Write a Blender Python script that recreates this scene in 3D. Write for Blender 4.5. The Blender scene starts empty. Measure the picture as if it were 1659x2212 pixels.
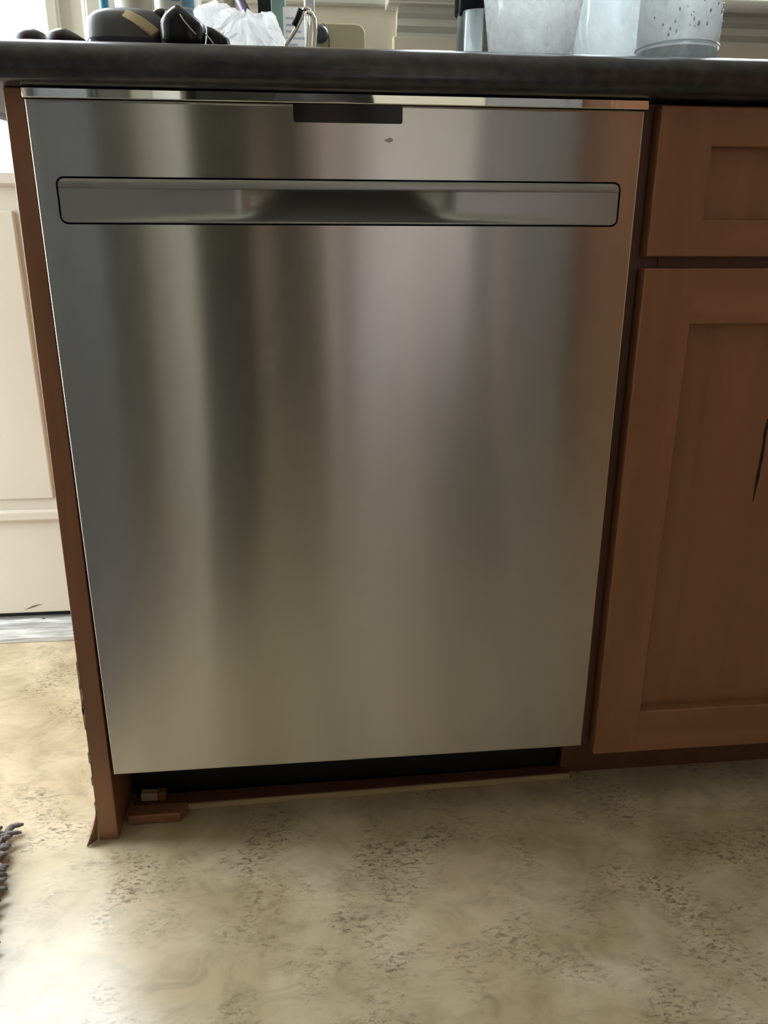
import bpy, bmesh, math, random
from mathutils import Vector, Matrix, noise
from mathutils.geometry import tessellate_polygon
random.seed(7)
S = bpy.context.scene
C = S.collection

# ------------------------------------------------------------------ camera
CAM = Vector((0.2518, -0.8395, 0.7329)); YAW, PITCH, ROLL, FPX = -0.10318, 0.33212, 0.00258, 1677.7
def cam_axes():
    f = Vector((-math.sin(YAW)*math.cos(PITCH), math.cos(YAW)*math.cos(PITCH), -math.sin(PITCH)))
    r = Vector((math.cos(YAW), math.sin(YAW), 0)); u = r.cross(f)
    return r*math.cos(ROLL)+u*math.sin(ROLL), u*math.cos(ROLL)-r*math.sin(ROLL), f
cr_, cu_, cf_ = cam_axes()
cd = bpy.data.cameras.new('camera'); cam = bpy.data.objects.new('camera', cd); C.objects.link(cam)
m = Matrix((cr_, cu_, -cf_)).transposed().to_4x4(); m.translation = CAM
cam.matrix_world = m
cd.sensor_fit = 'VERTICAL'; cd.sensor_height = 36; cd.lens = FPX/2212*36; cd.clip_start = 0.004
S.camera = cam
def at(px, py, y):
    """world point on the plane of depth y that a pixel of the photograph looks at"""
    d = cf_ + cr_*((px-829.5)/FPX) - cu_*((py-1106)/FPX)
    return CAM + d*((y-CAM.y)/d.y)

# ------------------------------------------------------------------ world, light, exposure
w = bpy.data.worlds.new('overcast_sky'); S.world = w; w.use_nodes = True
bg = w.node_tree.nodes['Background']; bg.inputs[0].default_value = (0.86, 0.94, 1.0, 1); bg.inputs[1].default_value = 12.0
S.view_settings.view_transform = 'Standard'; S.view_settings.look = 'None'
S.view_settings.gamma = 1; S.view_settings.use_curve_mapping = False; S.view_settings.exposure = 0.48
S.cycles.max_bounces = 7; S.cycles.diffuse_bounces = 3; S.cycles.glossy_bounces = 4; S.cycles.transmission_bounces = 8; S.cycles.transparent_max_bounces = 6; S.cycles.adaptive_threshold = .03
def portal(name, x0, x1, z0, z1, y):
    l = bpy.data.lights.new(name, 'AREA'); l.shape = 'RECTANGLE'; l.size = x1-x0; l.size_y = z1-z0
    l.cycles.is_portal = True
    o = bpy.data.objects.new(name, l); C.objects.link(o)
    o.location = ((x0+x1)/2, y, (z0+z1)/2); o.rotation_euler = (math.radians(-90), 0, 0)
    return o
DG = (-0.80, -0.135, 0.845, 1.92)          # door glass x0 x1 z0 z1
WG = (0.46, 1.36, 1.14, 1.80)             # sink window glass
portal('window_daylight', *WG, 0.70); portal('door_daylight', *DG, 0.70)
LG = (0.06, 0.50, 0.12, 1.90)            # added left-wall glazing, brightens the left floor: y0 y1 z0 z1
o = portal('added_fill_daylight', 0, LG[1]-LG[0], LG[2], LG[3], 0)
o.location = (-1.12, (LG[0]+LG[1])/2, (LG[2]+LG[3])/2); o.rotation_euler = (math.radians(-90), 0, math.radians(90))

# ------------------------------------------------------------------ materials
def nodes(name):
    m = bpy.data.materials.new(name); m.use_nodes = True
    nt = m.node_tree; return m, nt, nt.nodes['Principled BSDF']
def pmat(name, col, rough=.5, metal=0, coat=0, spec=.5, var=0, vscale=20, bump=0, bscale=60, trans=0, ior=1.45, stretch=(1,1,1), col2=None, sub=0):
    m, nt, b = nodes(name)
    b.inputs['Roughness'].default_value = rough; b.inputs['Metallic'].default_value = metal
    b.inputs['Coat Weight'].default_value = coat; b.inputs['Specular IOR Level'].default_value = spec
    b.inputs['Transmission Weight'].default_value = trans; b.inputs['IOR'].default_value = ior
    b.inputs['Base Color'].default_value = (*col, 1)
    tc = nt.nodes.new('ShaderNodeTexCoord'); mp = nt.nodes.new('ShaderNodeMapping'); mp.inputs['Scale'].default_value = stretch
    nt.links.new(tc.outputs['Object'], mp.inputs[0])
    if var or col2:
        n = nt.nodes.new('ShaderNodeTexNoise'); n.inputs['Scale'].default_value = vscale; n.inputs['Detail'].default_value = 5
        nt.links.new(mp.outputs[0], n.inputs['Vector'])
        r = nt.nodes.new('ShaderNodeValToRGB'); nt.links.new(n.outputs[0], r.inputs[0])
        c2 = col2 or tuple(c*(1-var) for c in col)
        r.color_ramp.elements[0].position = .35; r.color_ramp.elements[1].position = .65
        r.color_ramp.elements[0].color = (*c2, 1); r.color_ramp.elements[1].color = (*col, 1)
        nt.links.new(r.outputs[0], b.inputs['Base Color'])
    if bump:
        n = nt.nodes.new('ShaderNodeTexNoise'); n.inputs['Scale'].default_value = bscale; n.inputs['Detail'].default_value = 3
        nt.links.new(mp.outputs[0], n.inputs['Vector'])
        bp = nt.nodes.new('ShaderNodeBump'); bp.inputs['Strength'].default_value = bump; bp.inputs['Distance'].default_value = .002
        nt.links.new(n.outputs[0], bp.inputs['Height']); nt.links.new(bp.outputs[0], b.inputs['Normal'])
    return m
M = {}
M['wall'] = pmat('cream_wall_paint', (.70,.63,.49), .6)
M['hall'] = pmat('dimmed_hall_wall', (.22,.20,.15), .7)  # hallway dimness put into the wall colour
M['ceiling'] = pmat('ceiling_paint', (.80,.78,.72), .8)
M['trim'] = pmat('cream_gloss_trim', (.70,.66,.57), .35)
M['door_white'] = pmat('white_door_paint', (.67,.62,.52), .35, var=.04, vscale=6)
M['black'] = pmat('black_plastic', (.008,.009,.010), .45)
M['display'] = pmat('smoked_display', (.008,.010,.012), .14, spec=.35)
M['pocket'] = pmat('grey_pocket_metal', (.36,.36,.345), .33, metal=.75)
M['chrome'] = pmat('polished_steel', (.80,.78,.73), .03, metal=1)
M['alu'] = pmat('worn_aluminium', (.80,.80,.77), .5, metal=.45, var=.45, vscale=30, stretch=(.6,8,8))
M['counter'] = pmat('dark_laminate', (.046,.040,.038), .28, col2=(.018,.018,.0215), vscale=80, coat=.25)
M['pale_wood'] = pmat('bare_pale_wood', (.55,.42,.24), .7, var=.25, vscale=40, stretch=(.2,3,3))
M['ink'] = pmat('dark_crack', (.012,.008,.006), .6)
M['black_pouch'] = pmat('black_shiny_plastic', (.006,.007,.008), .25, bump=.15, bscale=40)
M['pebble'] = pmat('dark_pebble', (.055,.042,.040), .40, var=.5, vscale=40)
M['case'] = pmat('grey_case', (.13,.135,.14), .38, var=.2, vscale=25)
M['tan'] = pmat('tan_strap', (.60,.47,.27), .5)
M['bread'] = pmat('tan_painted_wood', (.78,.66,.42), .45, var=.06)
M['grey_knob'] = pmat('dark_grey_knob', (.10,.10,.11), .35)
M['teal'] = pmat('teal_cover', (.22,.33,.30), .5)
M['paper'] = pmat('white_paper', (.78,.76,.73), .7)
M['grey_ink'] = pmat('grey_print', (.40,.42,.46), .7)
M['blue_ink'] = pmat('blue_print', (.22,.42,.62), .6)
M['blue'] = pmat('blue_plastic', (.10,.42,.72), .4)
M['cream_plastic'] = pmat('cream_plastic', (.72,.62,.50), .45)
M['white_plastic'] = pmat('white_plastic', (.82,.82,.80), .4)
M['violet'] = pmat('violet_metal', (.17,.14,.22), .3, metal=.5)
M['rug'] = pmat('grey_chenille', (.23,.205,.20), .9, var=.35, vscale=60, bump=.6, bscale=500)
M['slate'] = pmat('slate_denim', (.026,.025,.024), .9)
M['lilac'] = pmat('lilac_cotton', (.76,.69,.76), .9)
M['sleeve'] = pmat('grey_purple_knit', (.16,.14,.17), .9)
M['skin'] = pmat('skin', (.55,.36,.27), .55)
M['hair'] = pmat('dark_hair', (.02,.016,.014), .5)
M['fridge'] = pmat('grey_green_enamel', (.050,.058,.064), .35)
M['greydoor'] = pmat('grey_door_paint', (.26,.25,.25), .5)
M['ground'] = pmat('pale_concrete', (.50,.49,.46), .9)
M['smudge'] = pmat('dried_water_mark', (.46,.44,.41), .5, metal=.6)

def wood_mat(name, a, b_, rough=.38, vertical=True):
    m, nt, b = nodes(name)
    tc = nt.nodes.new('ShaderNodeTexCoord'); mp = nt.nodes.new('ShaderNodeMapping')
    mp.inputs['Scale'].default_value = (9,9,.9) if vertical else (.9,9,9)
    nt.links.new(tc.outputs['Object'], mp.inputs[0])
    n = nt.nodes.new('ShaderNodeTexNoise'); n.inputs['Scale'].default_value = 3; n.inputs['Detail'].default_value = 5; n.inputs['Distortion'].default_value = 1.0
    nt.links.new(mp.outputs[0], n.inputs['Vector'])
    r = nt.nodes.new('ShaderNodeValToRGB'); nt.links.new(n.outputs[0], r.inputs[0])
    r.color_ramp.elements[0].position = .3; r.color_ramp.elements[1].position = .72
    r.color_ramp.elements[0].color = (*a,1); r.color_ramp.elements[1].color = (*b_,1)
    nt.links.new(r.outputs[0], b.inputs['Base Color'])
    b.inputs['Roughness'].default_value = rough; b.inputs['Coat Weight'].default_value = .35; b.inputs['Coat Roughness'].default_value = .42
    return m
M['wood'] = wood_mat('reddish_stained_maple', (.240,.098,.043), (.310,.131,.059))
M['wood_h'] = wood_mat('reddish_stained_maple_rail', (.240,.099,.042), (.315,.136,.062), vertical=False)
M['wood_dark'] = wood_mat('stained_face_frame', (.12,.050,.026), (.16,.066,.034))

def steel_mat():
    m = bpy.data.materials.new('brushed_stainless_steel'); m.use_nodes = True; nt = m.node_tree; nt.nodes.clear()
    b = nt.nodes.new('ShaderNodeBsdfAnisotropic'); out = nt.nodes.new('ShaderNodeOutputMaterial'); nt.links.new(b.outputs[0], out.inputs[0])
    b.inputs['Color'].default_value = (.52,.50,.465,1); b.inputs['Roughness'].default_value = .20; b.inputs['Anisotropy'].default_value = .78
    t = nt.nodes.new('ShaderNodeCombineXYZ'); t.inputs[0].default_value = 1
    nt.links.new(t.outputs[0], b.inputs['Tangent'])
    tc = nt.nodes.new('ShaderNodeTexCoord'); mp = nt.nodes.new('ShaderNodeMapping'); mp.inputs['Scale'].default_value = (3,3,900)
    nt.links.new(tc.outputs['Object'], mp.inputs[0])
    n = nt.nodes.new('ShaderNodeTexNoise'); n.inputs['Scale'].default_value = 2.0; n.inputs['Detail'].default_value = 2
    nt.links.new(mp.outputs[0], n.inputs['Vector'])
    mp2 = nt.nodes.new('ShaderNodeMapping'); mp2.inputs['Scale'].default_value = (7,1,.7); nt.links.new(tc.outputs['Object'], mp2.inputs[0])
    n2 = nt.nodes.new('ShaderNodeTexNoise'); n2.inputs['Scale'].default_value = 1.6; n2.inputs['Detail'].default_value = 1
    nt.links.new(mp2.outputs[0], n2.inputs['Vector'])
    b1 = nt.nodes.new('ShaderNodeBump'); b1.inputs['Strength'].default_value = .015; b1.inputs['Distance'].default_value = .0005
    nt.links.new(n.outputs[0], b1.inputs['Height'])
    b2 = nt.nodes.new('ShaderNodeBump'); b2.inputs['Strength'].default_value = .15; b2.inputs['Distance'].default_value = .0012
    nt.links.new(n2.outputs[0], b2.inputs['Height']); nt.links.new(b1.outputs[0], b2.inputs['Normal'])
    nt.links.new(b2.outputs[0], b.inputs['Normal'])
    return m
M['steel'] = steel_mat()

def floor_mat():
    m, nt, b = nodes('mottled_beige_vinyl')
    L = nt.links.new; N = nt.nodes.new
    tc = N('ShaderNodeTexCoord')
    def nz(scale, detail=6, dist=0, stretch=(1,1,1), rough=.55, rot=0):
        mp = N('ShaderNodeMapping'); mp.inputs['Scale'].default_value = stretch; mp.inputs['Rotation'].default_value = (0,0,rot); L(tc.outputs['Object'], mp.inputs[0])
        n = N('ShaderNodeTexNoise'); n.inputs['Scale'].default_value = scale; n.inputs['Detail'].default_value = min(detail, 5)
        n.inputs['Distortion'].default_value = dist; n.inputs['Roughness'].default_value = rough
        L(mp.outputs[0], n.inputs['Vector']); return n.outputs[0]
    def ramp(src, p0, p1, c0=(0,0,0,1), c1=(1,1,1,1)):
        r = N('ShaderNodeValToRGB'); L(src, r.inputs[0]); e = r.color_ramp.elements
        e[0].position, e[1].position = p0, p1; e[0].color, e[1].color = c0, c1; return r.outputs[0]
    def mix(f, a, bb, mode='MIX'):
        x = N('ShaderNodeMix'); x.data_type = 'RGBA'; x.blend_type = mode
        if isinstance(f, (int,float)): x.inputs[0].default_value = f
        else: L(f, x.inputs[0])
        for k, v in ((6,a),(7,bb)):
            if isinstance(v, tuple): x.inputs[k].default_value = v
            else: L(v, x.inputs[k])
        return x.outputs[2]
    def mul(a, bb):
        x = N('ShaderNodeMath'); x.operation = 'MULTIPLY'; L(a, x.inputs[0])
        if isinstance(bb, (int,float)): x.inputs[1].default_value = bb
        else: L(bb, x.inputs[1])
        return x.outputs[0]
    base = ramp(nz(6.5, 8, .8, rough=.6), .36, .64, (.44,.35,.205,1), (.65,.55,.375,1))
    warm = mix(mul(ramp(nz(3.1, 4), .5, .7), .45), base, (.52,.36,.21,1))
    mott = mix(mul(ramp(nz(17, 8, 1.2, (1,1.5,1), .65, .5), .48, .66), .42), warm, (.27,.215,.125,1))
    patch = ramp(nz(8.3, 6, .3, rough=.6), .48, .62)
    specks = ramp(nz(95, 8, .5, (1,2.2,1), .78, .9), .50, .60)
    dark = mix(mul(mul(patch, specks), .85), mott, (.13,.10,.058,1))
    scr = ramp(nz(26, 5, 1.5, (1,5.5,1), .7, .95), .66, .72)
    dark = mix(mul(scr, .55), dark, (.15,.115,.07,1))
    L(dark, b.inputs['Base Color'])
    b.inputs['Roughness'].default_value = .31; b.inputs['Specular IOR Level'].default_value = .8; b.inputs['Coat Weight'].default_value = .0
    bp = N('ShaderNodeBump'); bp.inputs['Strength'].default_value = .15; bp.inputs['Distance'].default_value = .0010
    L(nz(48, 3, 0, (1,2,1)), bp.inputs['Height']); L(bp.outputs[0], b.inputs['Normal'])
    return m
M['floor'] = floor_mat()

def clear_glass(name, tint=(1,1,1)):
    """thin flat pane: lets light through, reflects by fresnel"""
    m = bpy.data.materials.new(name); m.use_nodes = True; nt = m.node_tree; nt.nodes.clear()
    o = nt.nodes.new('ShaderNodeOutputMaterial'); t = nt.nodes.new('ShaderNodeBsdfTransparent'); g = nt.nodes.new('ShaderNodeBsdfGlossy')
    t.inputs[0].default_value = (*tint,1); g.inputs['Roughness'].default_value = .01
    f = nt.nodes.new('ShaderNodeFresnel'); f.inputs[0].default_value = 1.3; x = nt.nodes.new('ShaderNodeMixShader')
    nt.links.new(f.outputs[0], x.inputs[0]); nt.links.new(t.outputs[0], x.inputs[1]); nt.links.new(g.outputs[0], x.inputs[2]); nt.links.new(x.outputs[0], o.inputs[0])
    return m
M['pane'] = clear_glass('window_glass')
def cloudy_glass(name, milk, lo, hi, scale, col=(.86,.93,.97), rough=.03, ior=1.45, spots=None):
    """glass with a milky film: glass mixed with diffuse and translucent white by noise"""
    m = bpy.data.materials.new(name); m.use_nodes = True; nt = m.node_tree; nt.nodes.clear(); L = nt.links.new; N = nt.nodes.new
    o = N('ShaderNodeOutputMaterial'); g = N('ShaderNodeBsdfGlass'); g.inputs['Roughness'].default_value = rough; g.inputs['IOR'].default_value = ior
    g.inputs[0].default_value = (.95,.98,.98,1)
    d = N('ShaderNodeBsdfDiffuse'); d.inputs[0].default_value = (*col,1); t = N('ShaderNodeBsdfTranslucent'); t.inputs[0].default_value = (*col,1)
    dt = N('ShaderNodeMixShader'); dt.inputs[0].default_value = .88; L(d.outputs[0], dt.inputs[1]); L(t.outputs[0], dt.inputs[2])
    tc = N('ShaderNodeTexCoord'); n = N('ShaderNodeTexNoise'); n.inputs['Scale'].default_value = scale; n.inputs['Detail'].default_value = 6; n.inputs['Distortion'].default_value = 1.2
    L(tc.outputs['Object'], n.inputs['Vector'])
    r = N('ShaderNodeMapRange'); r.inputs[1].default_value = .38; r.inputs[2].default_value = .62; r.inputs[3].default_value = lo*milk; r.inputs[4].default_value = hi*milk
    L(n.outputs[0], r.inputs[0])
    x = N('ShaderNodeMixShader'); L(r.outputs[0], x.inputs[0]); L(g.outputs[0], x.inputs[1]); L(dt.outputs[0], x.inputs[2]); L(x.outputs[0], o.inputs[0])
    return m
M['cloudy'] = cloudy_glass('cloudy_scaled_glass', 1, .45, 1.0, 55, col=(.95,.96,.96))
M['jar'] = cloudy_glass('pale_clear_glass', 1, .30, .48, 18, col=(.96,.98,.98))
M['beaded'] = cloudy_glass('misted_glass', 1, .45, .66, 30, col=(.98,.99,.99))
M['clear'] = cloudy_glass('clear_glass', 1, .03, .08, 20, col=(.9,.9,.86))
M['film'] = cloudy_glass('white_plastic_film', 1, .92, 1.0, 30, col=(.97,.97,.97), rough=.2)
M['drop'] = pmat('water_drop', (.62,.66,.70), .05, trans=.5, ior=1.33)

# ------------------------------------------------------------------ mesh helpers
class MB:
    def __init__(s): s.v = []; s.f = []
    def add(s, vs, fs):
        o = len(s.v); s.v += [tuple(v) for v in vs]; s.f += [tuple(i+o for i in f) for f in fs]; return s
    def box(s, x0, x1, y0, y1, z0, z1):
        v = [(x,y,z) for z in (z0,z1) for y in (y0,y1) for x in (x0,x1)]
        return s.add(v, [(0,2,3,1),(4,5,7,6),(0,1,5,4),(2,6,7,3),(0,4,6,2),(1,3,7,5)])
    def lathe(s, prof, c=(0,0,0), n=32):
        k = len(prof); v = []
        for i in range(n):
            a = 2*math.pi*i/n
            v += [(c[0]+r*math.cos(a), c[1]+r*math.sin(a), c[2]+z) for r, z in prof]
        f = [(i*k+j, ((i+1)%n)*k+j, ((i+1)%n)*k+j+1, i*k+j+1) for i in range(n) for j in range(k-1)]
        return s.add(v, f)
    def tube(s, pts, r, n=8, caps=True):
        pts = [Vector(p) for p in pts]; rs = r if isinstance(r, (list,tuple)) else [r]*len(pts); v = []; prev = None
        for i, p in enumerate(pts):
            t = (pts[min(i+1,len(pts)-1)]-pts[max(i-1,0)]).normalized()
            a = (prev if prev is not None else (Vector((0,0,1)) if abs(t.z) < .9 else Vector((1,0,0))))
            u = (a - t*a.dot(t)).normalized(); prev = u; w_ = t.cross(u)
            v += [p + (u*math.cos(2*math.pi*j/n)+w_*math.sin(2*math.pi*j/n))*rs[i] for j in range(n)]
        f = [(i*n+j, i*n+(j+1)%n, (i+1)*n+(j+1)%n, (i+1)*n+j) for i in range(len(pts)-1) for j in range(n)]
        if caps: f += [tuple(range(n-1,-1,-1)), tuple((len(pts)-1)*n+j for j in range(n))]
        return s.add(v, f)
    def prism_x(s, poly, x0, x1):            # poly in (y,z), extruded along x
        n = len(poly); v = [(x0,y,z) for y, z in poly]+[(x1,y,z) for y, z in poly]
        return s.add(v, [(i,(i+1)%n,n+(i+1)%n,n+i) for i in range(n)]+[tuple(range(n-1,-1,-1)), tuple(range(n,2*n))])
    def prism_y(s, poly, y0, y1):            # poly in (x,z)
        n = len(poly); v = [(x,y0,z) for x, z in poly]+[(x,y1,z) for x, z in poly]
        return s.add(v, [(i,(i+1)%n,n+(i+1)%n,n+i) for i in range(n)]+[tuple(range(n-1,-1,-1)), tuple(range(n,2*n))])
    def prism_z(s, poly, z0, z1):
        n = len(poly); v = [(x,y,z0) for x, y in poly]+[(x,y,z1) for x, y in poly]
        return s.add(v, [(i,(i+1)%n,n+(i+1)%n,n+i) for i in range(n)]+[tuple(range(n-1,-1,-1)), tuple(range(n,2*n))])
    def build(s, name, mat, parent=None, bevel=0, smooth=False, seg=2, sub=0):
        me = bpy.data.meshes.new(name); me.from_pydata(s.v, [], s.f); me.update()
        bm = bmesh.new(); bm.from_mesh(me); bmesh.ops.recalc_face_normals(bm, faces=bm.faces); bm.to_mesh(me); bm.free()
        me.materials.append(M[mat] if isinstance(mat, str) else mat)
        o = bpy.data.objects.new(name, me); C.objects.link(o)
        if parent: o.parent = parent; o.matrix_parent_inverse = Matrix.Translation(parent.location).inverted()
        if bevel:
            b = o.modifiers.new('bevel', 'BEVEL'); b.width = bevel; b.segments = seg; b.limit_method = 'ANGLE'; b.angle_limit = math.radians(40)
        if sub:
            b = o.modifiers.new('sub', 'SUBSURF'); b.levels = sub; b.render_levels = sub
        if smooth or bevel:
            for p in me.polygons: p.use_smooth = True
            if not smooth: me.set_sharp_from_angle(angle=math.radians(50)) if hasattr(me, 'set_sharp_from_angle') else None
        return o
def box(name, mat, x0, x1, y0, y1, z0, z1, parent=None, bevel=0, **k):
    return MB().box(x0,x1,y0,y1,z0,z1).build(name, mat, parent, bevel, **k)
def pane(name, q, parent): return MB().add(q, [(0,1,2,3)]).build(name, 'pane', parent)
def empty(name, loc):
    o = bpy.data.objects.new(name, None); C.objects.link(o); o.location = loc; o.empty_display_size = .05; return o
def tag(o, label, cat, group=None, kind=None):
    o['label'] = label; o['category'] = cat
    if group: o['group'] = group
    if kind: o['kind'] = kind
    return o
def struct(o): o['kind'] = 'structure'; return o
def rrect(x0, x1, z0, z1, r, n=6, corners=(1,1,1,1)):
    """rounded rectangle outline, corners: bottom-left, bottom-right, top-right, top-left"""
    pts = []
    for (cx, cz, a0, on) in ((x0+r,z0+r,180,corners[0]),(x1-r,z0+r,270,corners[1]),(x1-r,z1-r,0,corners[2]),(x0+r,z1-r,90,corners[3])):
        if on: pts += [(cx+r*math.cos(math.radians(a0+90*i/n)), cz+r*math.sin(math.radians(a0+90*i/n))) for i in range(n+1)]
        else: pts.append((x0 if cx < (x0+x1)/2 else x1, z0 if cz < (z0+z1)/2 else z1))
    return pts
def inset(poly, d):
    n = len(poly); out = []
    for i in range(n):
        p, q, r = Vector(poly[i-1]), Vector(poly[i]), Vector(poly[(i+1)%n])
        a = (q-p).normalized(); b = (r-q).normalized(); na = Vector((-a.y,a.x)); nb = Vector((-b.y,b.x))
        t = (na+nb); t = t/max(.3, t.length_squared/2) if t.length > 1e-6 else na
        out.append(tuple(q+t*d))
    return out
def plate(outer, holes, yf, yb, rim=.002, seg=4, lift=None):
    """front-facing plate in the xz plane with rounded outer rim and holes; outlines counter-clockwise"""
    mb = MB(); inner = inset(outer, rim) if rim else outer
    loops = [[Vector((x,z,0)) for x, z in inner]] + [[Vector((x,z,0)) for x, z in h] for h in holes]
    flat = [p for l in loops for p in l]
    yy = lambda x, z: yf + (lift(x, z) if lift else 0)
    mb.add([(p.x, yy(p.x,p.y), p.y) for p in flat], [tuple(t) for t in tessellate_polygon(loops)])
    n = len(outer); rows = []
    for k in range(seg+1):
        a = math.pi/2*k/seg; ins = inset(outer, rim*(1-math.sin(a))) if rim else outer
        rows.append([(x, yy(x,z)+rim*(1-math.cos(a)), z) for x, z in ins])
    rows.append([(x, yb, z) for x, z in outer])
    v = [p for r in rows for p in r]
    mb.add(v, [(k*n+i, k*n+(i+1)%n, (k+1)*n+(i+1)%n, (k+1)*n+i) for k in range(len(rows)-1) for i in range(n)])
    for h in holes:
        q = len(h); mb.add([(x,yy(x,z),z) for x, z in h]+[(x,yb,z) for x, z in h], [(i,(i+1)%q,q+(i+1)%q,q+i) for i in range(q)])
    return mb
def pillow(outline, y, t, rings=(1,.86,.6,.3), bulge=(0,.6,.92,1), crumple=0, seed=0, freq=30):
    """a soft body whose outline lies in the xz plane at depth y, t = half thickness"""
    n = len(outline); cx = sum(p[0] for p in outline)/n; cz = sum(p[1] for p in outline)/n; mb = MB(); v = []; idx = {}
    def P(x, yy, z):
        if crumple:
            q = Vector((x*freq+seed, yy*freq, z*freq)); d = noise.noise_vector(q)*crumple + noise.noise_vector(q*2.3)*crumple*.6
            return (x+d.x*.7, yy+d.y, z+d.z*.7)
        return (x,yy,z)
    for k, (s_, b) in enumerate(zip(rings, bulge)):
        for sd in ((-1,1) if k else (0,)):
            for i, (x, z) in enumerate(outline): idx[(k,sd if k else 0,i)] = len(v); v.append(P(cx+(x-cx)*s_, y+sd*t*b, cz+(z-cz)*s_))
    f = []
    for sd in (-1,1):
        for k in range(len(rings)-1):
            a = lambda kk, i: idx[(kk, sd if kk else 0, i%n)]
            f += [(a(k,i), a(k,i+1), a(k+1,i+1), a(k+1,i)) for i in range(n)]
        c = len(v); v.append(P(cx, y+sd*t, cz)); k = len(rings)-1
        f += [(idx[(k,sd,i)], idx[(k,sd,(i+1)%n)], c) for i in range(n)]
    return mb.add(v, f)
def pix(pts, y): return [(at(a,b,y).x, at(a,b,y).z) for a, b in pts]
def ccw(p):
    a = sum(p[i][0]*p[(i+1)%len(p)][1]-p[(i+1)%len(p)][0]*p[i][1] for i in range(len(p))); return p if a > 0 else p[::-1]
def dense(poly, k=4):
    out = []
    for i in range(len(poly)):
        a, b = poly[i], poly[(i+1)%len(poly)]
        out += [(a[0]+(b[0]-a[0])*j/k, a[1]+(b[1]-a[1])*j/k) for j in range(k)]
    return out

# ------------------------------------------------------------------ the room
WY = 0.60; XL, XR, YF, ZC = -1.05, 2.70, -2.00, 2.45; T = .12
fl = struct(MB().box(XL-T, XR+T, YF-1.9, WY+T, -.08, 0).build('floor', 'floor')); fl['label'] = 'mottled beige vinyl floor with dark scuffs'; fl['category'] = 'floor'
struct(box('ceiling', 'ceiling', XL-T, XR+T, YF-1.9, WY+T, ZC, ZC+.1))
DX0, DX1, DTOP = -.91, -.065, 2.06           # door opening in the back wall
WX0, WX1, WZ0, WZ1 = .43, 1.39, 1.11, 1.83   # window opening
bw = MB()
bw.box(XL-T, DX0, WY, WY+T, 0, ZC); bw.box(DX0, DX1, WY, WY+T, DTOP, ZC); bw.box(DX1, WX0, WY, WY+T, 0, ZC)
bw.box(WX0, WX1, WY, WY+T, 0, WZ0); bw.box(WX0, WX1, WY, WY+T, WZ1, ZC); bw.box(WX1, XR+T, WY, WY+T, 0, ZC)
struct(bw.build('wall_back', 'wall'))
wl = MB(); a, b = LG[0]-.04, LG[1]+.04
wl.box(XL-T, XL, YF-1.9, a, 0, ZC); wl.box(XL-T, XL, b, WY, 0, ZC); wl.box(XL-T, XL, a, b, 0, LG[2]-.04); wl.box(XL-T, XL, a, b, LG[3]+.04, ZC)
struct(wl.build('wall_left', 'wall'))
w2 = struct(empty('added_fill_window', (XL, (a+b)/2, LG[2])))  # unseen window, added only to light the left floor and door
ws = MB()
for q in ((a, a+.045, LG[2]-.04, LG[3]+.04), (b-.045, b, LG[2]-.04, LG[3]+.04), (a, b, LG[2]-.04, LG[2]), (a, b, LG[3], LG[3]+.04)): ws.box(XL-.09, XL-.05, *q)
ws.build('sash', 'trim', w2, bevel=.003)
pane('pane', [(XL-.07,a+.045,LG[2]),(XL-.07,b-.045,LG[2]),(XL-.07,b-.045,LG[3]),(XL-.07,a+.045,LG[3])], w2)
struct(box('wall_right', 'wall', XR, XR+T, YF-1.9, WY, 0, ZC))
HX0, HX1 = -.110, .345                          # hallway opening in the front wall
fw = MB(); fw.box(XL, HX0, YF-T, YF, 0, ZC); fw.box(HX0, HX1, YF-T, YF, 2.05, ZC); fw.box(HX1, XR, YF-T, YF, 0, ZC)
struct(fw.build('wall_front', 'wall'))
struct(box('wall_hallway_end', 'hall', XL, XR, YF-1.9, YF-1.8, 0, ZC))
hw = MB(); hw.box(HX0-.25, HX0-.15, YF-1.8, YF-T, 0, ZC); hw.box(HX1+.15, HX1+.25, YF-1.8, YF-T, 0, ZC)
struct(hw.build('wall_hallway_side', 'hall'))
tr = MB(); tr.box(HX0-.09, HX0, YF, YF+.02, 0, 2.05); tr.box(HX1, HX1+.09, YF, YF+.02, 0, 2.05); tr.box(HX0-.09, HX1+.09, YF, YF+.02, 2.05, 2.16)
struct(tr.build('trim_1', 'trim', bevel=.004))
struct(box('yard', 'ground', -14, XL-T-.02, YF-6, WY+T+.02, -.30, -.18))
struct(box('ground', 'ground', -14, 14, WY+T+.02, 16, -.30, -.18))

# back door: slab with glass, panel, kick rail, lever
d1 = struct(empty('door_1', (-.49, .625, 0))); d1['label'] = 'cream back door with large glass pane left of the counter'; d1['category'] = 'door'
sx0, sx1, dy0, dy1 = -.895, -.080, .622, .662
gx0, gx1, gz0, gz1 = DG
slab = MB(); slab.box(sx0, gx0, dy0, dy1, .038, 2.045); slab.box(gx1, sx1, dy0, dy1, .038, 2.045)
slab.box(gx0, gx1, dy0, dy1, gz1, 2.045); slab.box(gx0, gx1, dy0, dy1, .038, gz0)
slab.build('door_slab', 'door_white', d1)
box('door_gap_shade', 'black', sx0-.004, sx1+.006, .632, .655, .026, .040, d1)  # black strip added as the dark gap under the slab, stops light leaking
pane('glass_pane', [(gx0-.004,.642,gz0-.004),(gx1+.004,.642,gz0-.004),(gx1+.004,.642,gz1+.004),(gx0-.004,.642,gz1+.004)], d1)
fr = MB()
for a in ((gx0-.022, gx0, gz0-.022, gz1+.022), (gx1, gx1+.022, gz0-.022, gz1+.022), (gx0, gx1, gz0-.022, gz0), (gx0, gx1, gz1, gz1+.022)):
    fr.box(a[0], a[1], dy0-.010, dy0+.002, a[2], a[3])
fr.build('glazing_bead', 'door_white', d1, bevel=.004)
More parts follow.
